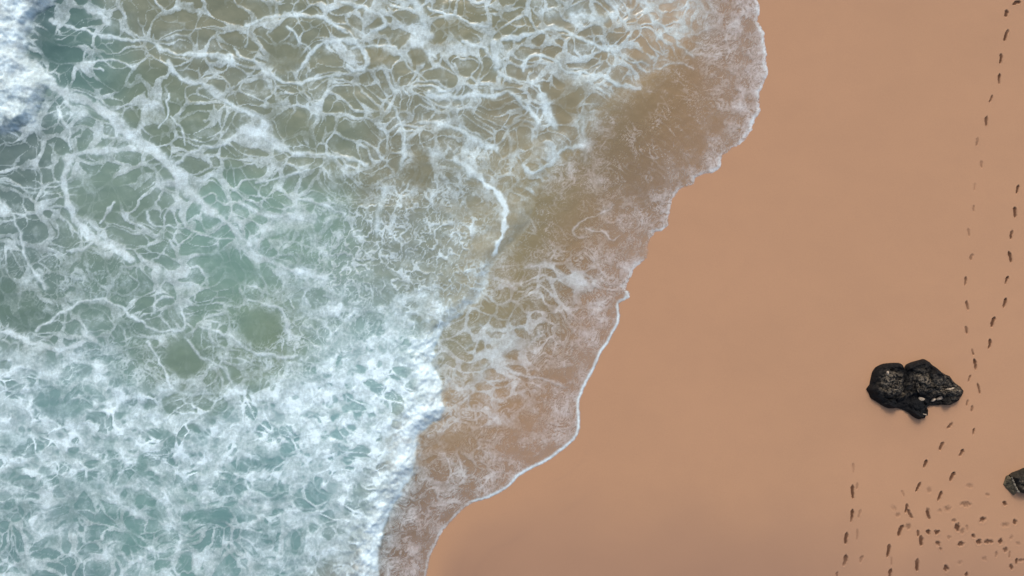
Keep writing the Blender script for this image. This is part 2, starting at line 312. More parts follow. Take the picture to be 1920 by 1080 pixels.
    rim_ = sstep(-5, 3, bb+9*tear)*np.exp(-(np.maximum(bb, 0)/20)**2)*sstep(470, 500, y)*sstep(670, 620, y)
    foam = np.maximum(foam, np.clip(rim_*(.62+.7*tear+.4*n30), 0, .95))
    face = sstep(-2, 3, bb)*sstep(62, 44, bb)*sstep(355, 385, y)*sstep(505, 480, y)
    foam = foam*(1-.8*face*(1-st)) + .16*face*(1-st)*(1+f1x)
    cl, _ = polydist(wx*.4+x*.6, wy*.4+y*.6, CREST_S); line = .9*sstep(1.5, .3, cl/np.maximum(5.5+9*n30+6*tear, 1.4))*sstep(320, 350, y)*sstep(492, 470, y); foam = np.maximum(foam, line)
    inbr = sstep(-3, 6, kb)
    foam = np.maximum(foam, inbr*np.clip(.95-.55*sstep(110, 250, y)*np.clip(.5+1.4*f1x+.8*pm, 0, 1), 0, 1))
    veil = sstep(-.05, .5, pm+.6*patch+.6*tear)*sstep(.15, .5, D)*.26*(1-swash)*(1-.7*fine)*(1-.8*thick)*(1-.8*H)+swash*sstep(-.35, .5, n30+.5*patch+.3*tear)*.26*np.clip(Dm*2-.3, 0, 1)*(1-.9*H)
    foam = 1-(1-foam)*(1-veil*(1-face))
    # ---- fray and grain
    fr = fbm(x/5., y/6., 2, 65)
    foam = np.clip(foam + fr*.24*np.clip(3.2*foam*(1.12-foam), 0, 1), 0, 1)
    F.update(foam=foam.astype(f32), D=D, swash=swash, inbr=inbr, fine=fine, thick=thick, face=face, H=H, n30=n30, pm=pm, f1x=f1x)
    # ---- milk: air stirred into the water round the dense foam
    milk = np.clip(thick*(.42+.3*pm)*(1-.9*hole) + .06*fine + .16*swash*edge + .30*S + .10*sstep(.2, .6, Dm)*(1-swash), 0, .7)*(1-.7*np.clip(H, 0, 1))
    milk = np.clip(milk*(1+.7*f1y)*(1-.8*face), 0, .75)
    F['milk'] = milk.astype(f32)
    F['sandy'] = (swash*sstep(20, -60, bb)*(1-.75*net)*(1-.8*np.exp(-((-d-3.2)/3.4)**2)*lip)).astype(f32)
    F['body'] = np.clip(.30+.16*thick*(1-.8*sstep(880, 1000, y))+.4*thread+.30*blob(690,740,170,110)+.12*blob(300,760,260,70)+thick*(.35*n30+.35*tear)+.14*st+.40*crest+.25*rim_+.08*inbr-.12*swash+1.*line+.6*np.exp(-((-d-2.6)/3.5)**2)+.55*pm+.25*n30+.25*f1y+.25*fr, 0, 1).astype(f32)
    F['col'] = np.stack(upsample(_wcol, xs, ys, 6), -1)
    return F

# ------------------------------------------------------------------ mesh and material helpers
PX = 60.0
def world_xy(x, y): return (x-960)/PX, (540-y)/PX
def tag(o, label=None, cat=None, group=None, kind=None):
    if label: o['label'] = label
    if cat: o['category'] = cat
    if group: o['group'] = group
    if kind: o['kind'] = kind
    return o
def grid_normals(X, Y, Z):
    dzx = np.gradient(Z, axis=1)/np.gradient(X, axis=1); dzy = np.gradient(Z, axis=0)/np.gradient(Y, axis=0)
    n = np.stack([-dzx, -dzy, np.ones_like(Z)], -1); return n/np.linalg.norm(n, axis=-1, keepdims=True)
def grid_piece(name, X, Y, Z, N, mask, attrs, mat, origin=(0,0,0)):
    """the faces of a height grid picked by mask, as one mesh object; attrs are per-vertex grids"""
    h, w = Z.shape
    j, i = np.nonzero(mask)
    if len(j) == 0: return None
    a = j*w+i; q = np.stack([a+w, a+w+1, a+1, a], 1)                       # rows run down the page: this winding looks up
    used = np.zeros(h*w, bool); used[q.ravel()] = True
    ids = np.nonzero(used)[0]; remap = np.zeros(h*w, np.int32); remap[ids] = np.arange(len(ids), dtype=np.int32)
    q = remap[q].astype(np.int32)
    co = np.stack([X.ravel()[ids]-origin[0], Y.ravel()[ids]-origin[1], Z.ravel()[ids]-origin[2]], 1).astype(f32)
    me = bpy.data.meshes.new(name)
    me.vertices.add(len(ids)); me.vertices.foreach_set('co', co.ravel())
    me.loops.add(q.size); me.loops.foreach_set('vertex_index', q.ravel())
    me.polygons.add(len(q)); me.polygons.foreach_set('loop_start', np.arange(0, q.size, 4, dtype=np.int32))
    me.polygons.foreach_set('use_smooth', np.ones(len(q), bool))
    me.update(calc_edges=True)
    for k, v in attrs.items():
        if v.ndim == 3:
            at = me.attributes.new(k, 'FLOAT_COLOR', 'POINT'); c = np.ones((len(ids), 4), f32); c[:,:3] = v.reshape(-1, 3)[ids]; at.data.foreach_set('color', c.ravel())
        else:
            at = me.attributes.new(k, 'FLOAT', 'POINT'); at.data.foreach_set('value', v.ravel()[ids].astype(f32))
    if N is not None: me.normals_split_custom_set_from_vertices(N.reshape(-1, 3)[ids].tolist())
    me.materials.append(mat)
    o = bpy.data.objects.new(name, me); o.location = origin; C.objects.link(o); return o

class NT:
    def __init__(s, name):
        s.m = bpy.data.materials.new(name); s.m.use_nodes = True; s.t = s.m.node_tree; s.n = s.t.nodes; s.bsdf = s.n['Principled BSDF']; s.out = s.n['Material Output']
    def new(s, typ, **kw):
        n = s.n.new(typ)
        for k, v in kw.items(): setattr(n, k, v)
        return n
    def set(s, sock, v):
        if isinstance(v, bpy.types.NodeSocket): s.t.links.new(v, sock)
        else: sock.default_value = v
    def attr(s, name, col=False):
        n = s.new('ShaderNodeAttribute', attribute_name=name); return n.outputs['Color' if col else 'Fac']
    def math(s, op, a, b=0., c=0., clamp=False):
        n = s.new('ShaderNodeMath', operation=op, use_clamp=clamp); s.set(n.inputs[0], a); s.set(n.inputs[1], b); s.set(n.inputs[2], c); return n.outputs[0]
    def mix(s, f, a, b, blend='MIX'):
        n = s.new('ShaderNodeMix', data_type='RGBA', blend_type=blend); s.set(n.inputs['Factor'], f)
        for k, v in ((6, a), (7, b)): s.set(n.inputs[k], v if isinstance(v, bpy.types.NodeSocket) else (*v, 1))
        return n.outputs[2]
    def noise(s, scale, detail=3., rough=.55, vec=None, dist=0.):
        n = s.new('ShaderNodeTexNoise'); s.set(n.inputs['Scale'], scale); s.set(n.inputs['Detail'], detail); s.set(n.inputs['Roughness'], rough); s.set(n.inputs['Distortion'], dist)
        s.set(n.inputs['Vector'], vec if vec is not None else s.pos()); return n.outputs['Fac']
    def pos(s):
        if not hasattr(s, '_g'): s._g = s.new('ShaderNodeNewGeometry')
        return s._g.outputs['Position']
    def obj(s):
        if not hasattr(s, '_o'): s._o = s.new('ShaderNodeTexCoord')
        return s._o.outputs['Object']
    def ramp(s, f, a, b, lo=0., hi=1.):
        n = s.new('ShaderNodeMapRange', interpolation_type='SMOOTHSTEP'); s.set(n.inputs[0], f)
        for k, v in ((1,a),(2,b),(3,lo),(4,hi)): s.set(n.inputs[k], v)
        return n.outputs[0]
    def bump(s, h, strength, dist):
        n = s.new('ShaderNodeBump'); s.set(n.inputs['Strength'], strength); s.set(n.inputs['Distance'], dist); s.set(n.inputs['Height'], h); return n.outputs[0]

# ------------------------------------------------------------------ materials
SAND = (.360, .203, .111)
def sand_material():
    t = NT('damp_sand')
    n1 = t.noise(.23, 3); n2 = t.noise(1.7, 4); n3 = t.noise(38, 2); n4 = t.noise(140, 2)
    c = t.mix(t.ramp(n1, .3, .7), SAND, (.370, .208, .114))
    c = t.mix(t.ramp(n2, .35, .75, 0, .35), c, (.345, .193, .108))
    c = t.mix(t.ramp(n3, .25, .8, 0, .22), c, (.25, .145, .086))
    wet_vignette = t.attr('wet_vignette'); c = t.mix(wet_vignette, c, (.262, .150, .092))
    pr = t.attr('dent_damp_shade'); c = t.mix(pr, c, (.092, .040, .018))
    b = t.bsdf; t.set(b.inputs['Base Color'], c)
    t.set(b.inputs['Roughness'], t.math('MULTIPLY_ADD', wet_vignette, -.35, .82)); b.inputs['Specular IOR Level'].default_value = .3
    h = t.math('ADD', t.math('MULTIPLY', n4, .35), t.math('MULTIPLY', n3, .6))
    t.set(b.inputs['Normal'], t.bump(h, .35, .012)); return t.m
def sea_material():
    t = NT('sea_water_and_foam')
    foam = t.attr('foam'); milk = t.attr('milk'); opac = t.attr('cloud'); col = t.attr('silt_shade', True)
    n1 = t.noise(26, 3, .6); n2 = t.noise(75, 2, .6)
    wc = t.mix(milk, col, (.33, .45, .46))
    w = t.bsdf; t.set(w.inputs['Base Color'], wc); w.inputs['Roughness'].default_value = .15; w.inputs['IOR'].default_value = 1.33
    t.set(w.inputs['Normal'], t.bump(t.math('ADD', t.noise(5, 3, .6), t.math('MULTIPLY', t.noise(16, 2), .4)), .09, .05))
    tr = t.new('ShaderNodeBsdfTransparent'); tr.inputs[0].default_value = (.97, .96, .92, 1)
    mw = t.new('ShaderNodeMixShader'); t.set(mw.inputs[0], opac); t.t.links.new(tr.outputs[0], mw.inputs[1]); t.t.links.new(w.outputs[0], mw.inputs[2])
    f = t.new('ShaderNodeBsdfPrincipled'); f.inputs['Roughness'].default_value = .75; f.inputs['Specular IOR Level'].default_value = .25
    t.set(f.inputs['Base Color'], t.mix(t.math('ADD', t.attr('body'), t.math('MULTIPLY', t.math('SUBTRACT', n1, .5), .7), clamp=True), t.mix(t.attr('sandy'), (.34, .405, .405), (.44, .38, .345)), t.mix(t.attr('sandy'), (.68, .83, .86), (.70, .70, .70))))
    t.set(f.inputs['Normal'], t.bump(t.math('ADD', n1, t.math('MULTIPLY', n2, .5)), .55, .035))
    e = t.math('MULTIPLY_ADD', t.math('SUBTRACT', n1, .5), t.math('MULTIPLY', t.math('MULTIPLY', foam, t.math('SUBTRACT', 1.05, foam)), 1.0), foam, clamp=True)
    mf = t.new('ShaderNodeMixShader'); t.set(mf.inputs[0], e); t.t.links.new(mw.outputs[0], mf.inputs[1]); t.t.links.new(f.outputs[0], mf.inputs[2])
    t.t.links.new(mf.outputs[0], t.out.inputs['Surface']); return t.m
M_SAND = sand_material(); M_SEA = sea_material()

def ground_z(px, py):
    xx = np.array([[px]], f32); yy = np.array([[py]], f32); dd = _shore(xx.astype(float), yy.astype(float))[0].astype(f32)
    return float(sand_height(xx, yy, dd)[0, 0])
def sand_height(x, y, d):
    dm = d/PX
    z = np.where(dm > 0, .022*dm, .030*dm)
    return np.clip(z, -1.2, 1.2) + .035*fbm(x/260, y/260, 2, 201)*sstep(0, 120, d) + .006*fbm(x/60, y/60, 3, 203)*sstep(0, 60, d)
def settle(px, py, h=0.):
    k = 1-(ground_z(px, py)+h)/30.; return 960+(px-960)*k, 540+(py-540)*k
# ------------------------------------------------------------------ the beach with its footprints
# footprints: x, y, length, width, lean in degrees (top to the right +), depth 0..1
T_ROCK = [(1906,6,17,7,55,1),(1887,25,14,6,18,1),(1887,66,20,6,8,1),(1876,110,18,6,8,.95),(1874,148,18,5,10,.8),(1858,185,13,5,22,.7),(1850,227,19,6,3,.7),(1832,266,15,7,5,.4),(1841,308,15,6,2,.4),
 (1827,350,14,5,0,.25),(1826,391,14,5,-4,.35),(1816,436,14,5,-4,.4),(1822,482,14,6,0,.45),(1810,527,20,6,6,.65),(1814,573,20,6,-2,.7),(1812,619,17,5,-8,.7),(1824,660,12,4,-12,.55),(1828,684,19,7,-2,.95)]
T_EDGE = [(1908,355,19,6,8,.95),(1903,398,20,6,4,.95),(1897,440,17,5,8,.8),(1893.5,482,21,7,2,1),(1888,525,17,5,14,.8),(1884,568,18,6,12,.85),(1862,604,19,6,14,.95),(1855,645,21,6,2,1)]
T_PASS = [(1818,710,13,5,26,.65),(1835,729,18,5,-4,.7),(1814,755,13,4,16,.55),(1822.5,766,11,6,-4,.6),(1826,809,14,5,22,.7)]
T_SLANT = [(1781,798,15,6,28,.75),(1766,837,18,7,26,.85),(1735,870,18,6,24,.95),(1722,913,19,6,20,1),(1699.5,953,19,6,16,.95),(1689,995,21,7,24,1),(1666,1032,23,7,10,1),(1669.5,1075,17,7,4,1)]
T_SECOND = [(1802.5,849,16,6,20,.75),(1786,894,20,6,20,.9),(1762,930,18,6,16,.85),(1741,965,21,7,-10,.95),(1727,1014,21,7,-2,1),(1720,1059,21,7,6,1)]
T_LEFT = [(1600,878,19,5,0,.25),(1599,922,24,6,2,.95),(1597,967,23,6,10,.95),(1587,1009,22,6,6,.85),(1584,1051,22,7,14,.65),(1570,1078,12,6,0,.5)]
T_FAINT = [(1607,911,14,5,14,.3),(1612,963,17,6,8,.3),(1607,1003,20,6,4,.3),(1615.5,1049,15,6,18,.35)]
CL_A = [(1693,926,14,6,-28,.3),(1742,919,12,9,0,.3),(1818,911,10,15,0,.25),(1762.5,958,8,7,0,.3),(1776.7,954,11,11,0,.4),(1811,945.5,10,20,0,.5),(1852,928,9,8,0,.35),(1884,944.5,8,7,0,.8)]
CL_B = [(1676,953,9,12,30,.22),(1740,957,9,8,0,.5),(1684,965.5,10,9,30,.3),(1707,964,18,6,-18,.7),(1703,987,10,10,0,.4),(1788.5,976,8,7,0,.45),(1795.5,989,12,11,0,1),(1804,996,10,9,0,.4),(1813,990,12,6,0,.3),(1843,974.5,10,11,-30,.75),(1884.5,984.5,9,13,0,.35),(1903,978,10,8,0,.85)]
CL_C = [(1896,1008,9,8,10,.3),(1780,1008,9,7,0,.3),(1721,1000,11,6,-12,.75),(1741,998,9,8,0,.95),(1757,998,9,11,0,.95),(1759,1019.5,9,9,0,.8),(1764,1030,10,5,-20,.55),(1802,1020,8,13,0,.75),(1825,1005,10,6,-16,.8),(1835.5,1016,11,9,8,1),(1854,1015.5,9,15,0,.75),(1876,1015,10,8,24,.85),(1909,1019,8,9,0,.25)]
CL_D = [(1846,1048,9,11,20,.25),(1868,1040,12,6,14,.35),(1893,1040,15,4,0,.4),(1672,1052,16,5,2,.3),(1800,1055,9,8,0,.25),(1774.5,1065.5,13,8,-10,.95),(1813,1077,10,8,0,.8),(1885,1031,12,9,-14,.7),(1896,1063,11,6,-16,.75),(1906,1053,13,5,0,.8),(1915,1051,5,16,0,.55)]
ORD = ['first','second','third','fourth','fifth','sixth','seventh','eighth','ninth','tenth','eleventh','twelfth','thirteenth','fourteenth','fifteenth','sixteenth','seventeenth','eighteenth']
PRINTS = []
def look(p):
    k = 'crisp dark' if p[5] >= .85 else 'clear' if p[5] >= .55 else 'faint shallow'
    s = 'footprint' if p[2] > 1.7*p[3] else 'sideways footprint' if p[3] > 1.3*p[2] else 'round dent'
    return k+' '+s
for lst, tail, group in ((T_ROCK, 'from top on the trail from the upper right corner', 'footprints on the trail leading to the big rock'),
    (T_EDGE, 'from top on the trail close to the right edge', 'footprints on the trail by the right edge'),
    (T_PASS, 'from top beside the right tip of the rock', 'footprints beside the big rock'),
    (T_SLANT, 'from top on the left slanting trail below the rock', 'footprints slanting away below the rock'),
    (T_SECOND, 'from top on the right slanting trail below the rock', 'footprints slanting away below the rock'),
    (T_LEFT, 'from top on the leftmost upright trail', 'footprints on the leftmost trail'),
    (T_FAINT, 'from top, worn, just right of the leftmost trail', 'worn footprints beside the leftmost trail')):
    for i, p in enumerate(lst): PRINTS.append((p, '%s, %s %s' % (look(p), ORD[i], tail), group))
for lst, tail in ((CL_A, 'from left, uppermost row of the trampled patch'), (CL_B, 'from left, second row of the trampled patch'),
    (CL_C, 'from left, third row of the trampled patch'), (CL_D, 'from left, lowest row of the trampled patch')):
    for i, p in enumerate(sorted(lst)): PRINTS.append((p, '%s, %s %s' % (look(p), ORD[i], tail), 'dents in the trampled patch at the bottom right'))

rnd = np.random.default_rng(11)
PRINTS = [((*settle(p[0], p[1]), p[2]*rnd.uniform(.86, 1.12), p[3]*rnd.uniform(.85, 1.2), p[4]+rnd.normal()*5, p[5]*rnd.uniform(.9, 1.1)), l, g) for p, l, g in PRINTS]
def far_lines(a, step, end, n):                                            # lines that spread out from a to end
    k = np.arange(1, n+1)/n; return a+np.sign(end-a)*(k*step*.5*0+abs(end-a)*(k**2.6))
sx = np.r_[far_lines(700, 40, -3000, 14)[::-1], np.arange(700, 1560, 8), np.arange(1560, 1936, 1.25), far_lines(1936, 40, 5200, 16)]
sy = np.r_[far_lines(-12, 40, -3600, 16)[::-1], np.arange(-12, 1092, 1.25), far_lines(1092, 40, 4700, 16)]
x, y = np.meshgrid(sx.astype(f32), sy.astype(f32))
d = upsample(_shore, sx.astype(f32), sy.astype(f32), 3)[0]
Z = sand_height(x, y, d).astype(np.float64)
dent = np.zeros(x.shape); rim = np.zeros(x.shape); owner = np.full(x.shape, -1); best = np.full(x.shape, .06); rng = np.random.default_rng(5)
for k, (p, label, group) in enumerate(PRINTS):
    px, py, L, W_, lean, dep = p; L *= 1.0; W_ *= 1.02; dep = min(1., dep*1.12)
    i0, i1 = np.searchsorted(sx, (px-22, px+22)); j0, j1 = np.searchsorted(sy, (py-24, py+24)); S = (slice(j0, j1), slice(i0, i1))
    a = R(lean); ux = x[S]-px; uy = -(y[S]-py)
    wob = .28*gnoise(x[S]/4+k*3.7, y[S]/5, 207)+.10*gnoise(x[S]/2+k*1.7, y[S]/2, 208)
    u = (ux*math.sin(a)+uy*math.cos(a))/(L*.5); v = (ux*math.cos(a)-uy*math.sin(a))/(W_*.5)
    if L > 1.7*W_:                                                           # a sole: broad ball in front, waist, narrower heel
        foot = 1 if k % 2 else -1
        half = np.interp(u, [-1.05,-.85,-.5,-.12,.25,.6,.9,1.05], [.3,.6,.72,.74,.84,.9,.66,.25]); v = v-.3*foot*np.cos(u*1.6)*rng.uniform(.2, 1.2)+.5*rng.normal()*.4*u
        q = np.maximum(np.abs(v)/half, 0); r = np.sqrt(np.maximum(q, 0)**2*.85+np.clip(np.abs(u), 0, 9)**6*.7)+wob
        floor = np.clip(.85+rng.uniform(-.35, .35)*u, .4, 1.2)
    else:
        r = np.hypot(u, v)+wob*1.6; floor = 1.
    m = 1-sstep(.15+.42*dep, 1.30-.12*dep, r)
    dd = m*dep*(.05 if L > 1.7*W_ else .045)*floor
    dent[S] = np.maximum(dent[S], dd); rr = np.exp(-((r-1.45)/.30)**2)*.006*dep; rim[S] = np.maximum(rim[S], rr)
    own = m*dep > best[S]; best[S] = np.where(own, m*dep, best[S]); owner[S] = np.where(own, k, owner[S])
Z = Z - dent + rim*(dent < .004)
X, Y = world_xy(x.astype(np.float64), y.astype(np.float64))
wet_vignette = np.clip(sstep(2, -14, d) + .85*sstep(.0, 1.0, (y-870)/250+.25*fbm(x/190, y/190, 3, 205)-.25*sstep(1450, 1700, x))*sstep(0, 60, d), 0, 1)  # wet under the sea, plus vignette darkening painted into the lower beach
for off_, w_, a_ in ((34, 2.5, .16), (58, 3, .10), (96, 4, .12)):                # wrack lines of earlier, higher swashes
    wet_vignette = np.clip(wet_vignette+a_*np.exp(-((d-off_-16*fbm(x/120, y/120, 3, 210+off_))/w_)**2)*sstep(-.1, .35, fbm(x/160, y/160, 2, 215+off_))*sstep(560, 800, y), 0, 1)
damp_shade = np.clip(dent/.040, 0, 1)  # by depth: damp sand plus the dents' shade, painted into the colour
N = grid_normals(X, Y, Z)
fown = np.maximum.reduce([owner[:-1,:-1], owner[1:,:-1], owner[:-1,1:], owner[1:,1:]])
at = {'wet_vignette': wet_vignette, 'dent_damp_shade': damp_shade}
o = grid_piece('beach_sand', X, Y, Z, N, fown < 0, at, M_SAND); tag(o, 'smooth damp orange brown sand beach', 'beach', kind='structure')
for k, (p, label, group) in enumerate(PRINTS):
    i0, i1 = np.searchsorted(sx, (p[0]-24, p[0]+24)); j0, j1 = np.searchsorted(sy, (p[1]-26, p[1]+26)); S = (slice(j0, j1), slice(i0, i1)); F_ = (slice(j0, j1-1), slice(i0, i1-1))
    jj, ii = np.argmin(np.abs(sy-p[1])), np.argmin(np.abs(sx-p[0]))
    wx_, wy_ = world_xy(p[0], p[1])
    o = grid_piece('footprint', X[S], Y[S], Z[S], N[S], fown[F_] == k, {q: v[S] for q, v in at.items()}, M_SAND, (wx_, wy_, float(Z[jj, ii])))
    if o: tag(o, label, 'footprint', group)

# ------------------------------------------------------------------ the sea: one surface, cut into open water and foam
STEP = 1.6
gx = np.r_[far_lines(-150, 40, -3000, 22)[::-1], np.arange(-150, 1462, STEP), far_lines(1462, 40, 2700, 10)]
gy = np.r_[far_lines(-150, 40, -3600, 22)[::-1], np.arange(-150, 1232, STEP), far_lines(1232, 40, 4700, 22)]
F = sea_fields(gx, gy); x, y, d, b, k = F['x'], F['y'], F['d'], F['b'], F['k']
foam = F['foam']; dm = d/PX; bm = b/PX
ground = np.clip(.030*dm, -1.2, 1.2)*(d < 0)+.022*dm*(d >= 0)
Z = .030*(1-np.exp(np.minimum(dm, 0)/.07)) - .05*np.clip(dm, 0, 9)                     # thin sheet with a rounded lip
front = np.interp(y, [-400,150,280,360,420,560,640,720,860,1000,1080,1400], [.02,.04,.06,.12,.17,.20,.28,.36,.32,.28,.26,.25])
Z += .6*front*sstep(-.04, .42, bm)*(.55+.45*np.exp(-np.clip(bm, 0, 99)/3.5))
Z += .05*sstep(0, 12, bm)
lump = np.clip(fbm(x/26, y/26, 3, 301)+.15, -.4, 1)
puff = np.exp(-((bm-.45)/.6)**2)*sstep(590, 660, y)
Z += .13*puff*lump
kk = sstep(-.05, .32, k/PX); Z += kk*(.22+.14*lump) - .04*np.exp(-((k+32)/28)**2)*(k < 0)
open_ = (1-F['swash'])
Z += open_*(.07*fbm(x/130, y/100, 2, 303)+.022*fbm(x/42, y/34, 2, 305)+.005*fbm(x/15, y/15, 2, 307)) + F['swash']*sstep(0, -20, d)*(.010*fbm(x/24, y/20, 3, 309)+.004*gnoise((x*.8+y*.5)/9, (y*.8-x*.5)/22, 311))
Z += foam*(.005+.007*open_+.012*F['thick'])*(1+.6*F['f1x']) * sstep(-1, -5, d)
Z = np.maximum(Z, ground+.006*sstep(0, -4, d)-.02*(d > 0)).astype(np.float64)
cloud = np.clip(.32+.56*sstep(0, -260, d)+.5*open_, 0, 1)*sstep(.5, -3, d)
X, Y = world_xy(x.astype(np.float64), y.astype(np.float64)); N = grid_normals(X, Y, Z)
SILT_SHADE_GAIN = np.array([.77, .81, .78])
at = {'foam': foam*(.96-.10*open_*(1-F['thick'])-.16*F['swash']*sstep(-4, -12, d)), 'milk': F['milk'], 'body': F['body'], 'sandy': F['sandy'], 'cloud': cloud, 'silt_shade': np.clip(F['col']*SILT_SHADE_GAIN, 0, 1)}
def fa(a): return .25*(a[:-1,:-1]+a[1:,:-1]+a[:-1,1:]+a[1:,1:])
inside = np.minimum.reduce([d[:-1,:-1], d[1:,:-1], d[:-1,1:], d[1:,1:]]) < 1.5
ff = fa(foam); brk = fa(k) > 0; sws = fa(F['swash']) > .5; fm = (ff > .5)
o = grid_piece('sea_water', X, Y, Z, N, inside & ~fm & ~brk & ~sws, at, M_SEA); tag(o, 'murky green sea water between the foam', 'water', kind='structure')
o = grid_piece('shallow_water', X, Y, Z, N, inside & ~fm & ~brk & sws, at, M_SEA); tag(o, 'thin brown sheet of water washing up the sand', 'water', kind='structure')
o = grid_piece('breaking_wave', X, Y, Z, N, inside & brk, at, M_SEA); tag(o, 'churning white breaker in the upper left corner', 'wave', kind='stuff')
o = grid_piece('surf_foam', X, Y, Z, N, inside & fm & ~brk & ~sws, at, M_SEA); tag(o, 'white lace of foam over the green water', 'foam', kind='stuff')
o = grid_piece('swash_foam', X, Y, Z, N, inside & fm & ~brk & sws, at, M_SEA); tag(o, 'thin foam threads and white lip at the water edge', 'foam', kind='stuff')

# ------------------------------------------------------------------ rocks
def basalt(name, tan_spots, olive=0.):
    t = NT(name); p = t.obj()
    n1 = t.noise(3.2, 5, .65, p, .4); n2 = t.noise(11, 4, .6, p, .6); n3 = t.noise(34, 3, .6, p)
    c = t.mix(t.ramp(n2, .35, .7), (.0028, .0030, .0036), (.0095, .0097, .0100))
    m = None
    for cx, cy, r in tan_spots:
        d_ = t.new('ShaderNodeVectorMath', operation='DISTANCE'); t.set(d_.inputs[0], p); d_.inputs[1].default_value = (cx, cy, .45)
        g = t.ramp(d_.outputs['Value'], r, r*.2); m = g if m is None else t.math('MAXIMUM', m, g)
    if m is not None:
        crust = t.math('MULTIPLY', m, t.ramp(t.math('ADD', t.math('MULTIPLY', n2, .6), t.math('MULTIPLY', n3, .45)), .47, .62))
        c = t.mix(t.math('MULTIPLY', crust, .85), c, (.19, .155, .11))
    if olive: c = t.mix(t.math('MULTIPLY', t.ramp(n1, .3, .6), olive), c, (.12, .10, .062))
    b = t.bsdf; t.set(b.inputs['Base Color'], c); b.inputs['Roughness'].default_value = .7; b.inputs['Specular IOR Level'].default_value = .15
    t.set(b.inputs['Normal'], t.bump(t.math('ADD', n2, t.math('MULTIPLY', n3, .5)), .8, .06)); return t.m
def pale(name, col):
    t = NT(name); n = t.noise(16, 4, .6, t.obj()); t.set(t.bsdf.inputs['Base Color'], t.mix(t.ramp(n, .3, .7), tuple(v*.6 for v in col), col)); t.bsdf.inputs['Roughness'].default_value = .9
    t.set(t.bsdf.inputs['Normal'], t.bump(n, .5, .03)); return t.m
def rock_mesh(name, outline, centre, height_fn, mat, nang=120, nring=22, sink=.12, loc_z=0.):
    """a boulder from its plan outline: steep fractured flank, uneven top"""
    P = np.array(outline, float); P = np.vstack([P, P[:1]])
    cx, cy = centre; ang = np.arctan2(-(P[:,1]-cy), P[:,0]-cx)
    seg = np.r_[0, np.cumsum(np.hypot(*np.diff(P, axis=0).T))]; s = np.linspace(0, seg[-1], nang, endpoint=False)
    ox = np.interp(s, seg, P[:,0]); oy = np.interp(s, seg, P[:,1])
    vx, vy, vz = [], [], []
    for r in range(nring+1):
        f = 1-(r/nring)**1.0*.985
        xx = cx+(ox-cx)*f; yy = cy+(oy-cy)*f
        inn = (1-f)
        h = height_fn(xx, yy, inn)
        if r == 0: h = h*0-sink
        vx.append((xx-cx)/PX); vy.append(-(yy-cy)/PX); vz.append(h)
    V = np.stack([np.concatenate(vx), np.concatenate(vy), np.concatenate(vz)], 1)
    faces = []
    cw = seg[-1] and np.sum((P[1:,0]-P[:-1,0])*(-(P[1:,1]+P[:-1,1])))/2 > 0
    for r in range(nring):
        for i in range(nang):
            j = (i+1) % nang; a, b_, c_, d_ = r*nang+i, r*nang+j, (r+1)*nang+j, (r+1)*nang+i
            faces.append((a, d_, c_, b_) if cw else (a, b_, c_, d_))
    last = list(range(nring*nang, (nring+1)*nang)); faces.append(last[::-1] if cw else last)
    me = bpy.data.meshes.new(name); me.from_pydata(V.tolist(), [], faces); me.materials.append(mat)
    me.update()
    o = bpy.data.objects.new(name, me); C.objects.link(o); wx_, wy_ = world_xy(cx, cy); o.location = (wx_, wy_, loc_z); return o

R1 = [(1622,730),(1628,722),(1630.5,711),(1634,697),(1640,688),(1654,681),(1669.5,679.5),(1683,679),(1688.6,680.5),(1691,687.5),(1693,695),(1695,687.5),(1698.6,682.6),(1707,678.5),(1719.5,675),(1732,671.5),(1741.6,676.4),(1750,685.4),
 (1759.7,694.4),(1769.4,700),(1779,703.5),(1786,712.5),(1794.4,719.4),(1804,725),(1808,733),(1805.5,741.7),(1800,749),(1791.7,754),(1780.5,759.7),(1766.7,759.7),(1754,761),(1739,761),(1735.4,765),(1736,775),(1735.4,785.4),
 (1728,787.5),(1719.4,787),(1711,782),(1703,775),(1690,769),(1678,765),(1665,766.7),(1655.6,762.5),(1641.7,754),(1630,747),(1628,739)]
R1 = [settle(px, py) for px, py in R1]
def facet(xx, yy, s, seed):                                                # planar breaks: each cell of the rock tilts its own way
    f1, f2 = voronoi(xx/s+.2*gnoise(xx/s, yy/s, seed+5), yy/s, seed); return sstep(0, .35, f2-f1), f1
def slabs(xx, yy, s, seed):                                                # each cell a plane with its own tilt and height
    x_ = np.asarray(xx/s, f32); y_ = np.asarray(yy/s, f32); x0 = np.floor(x_); y0 = np.floor(y_); bd = np.full(x_.shape, 9., f32); out = np.zeros(x_.shape, f32)
    for i in (-1,0,1):
        for j in (-1,0,1):
            hh = _hash(x0+i, y0+j, seed); qx = x0+i+.5+.9*((hh & np.uint32(0xffff))/65535.-.5); qy = y0+j+.5+.9*((hh >> np.uint32(16))/65535.-.5); dd = np.hypot(qx-x_, qy-y_)
            g = _hash(x0+i, y0+j, seed+91); a_ = (g & np.uint32(0xffff))*(2*math.pi/65535.); off = (g >> np.uint32(16))/65535.-.5
            v = off+.9*((x_-qx)*np.cos(a_)+(y_-qy)*np.sin(a_)); m = dd < bd; out = np.where(m, v, out); bd = np.where(m, dd, bd)
    return out
SH = np.array(settle(1712, 727))-np.array((1712, 727))
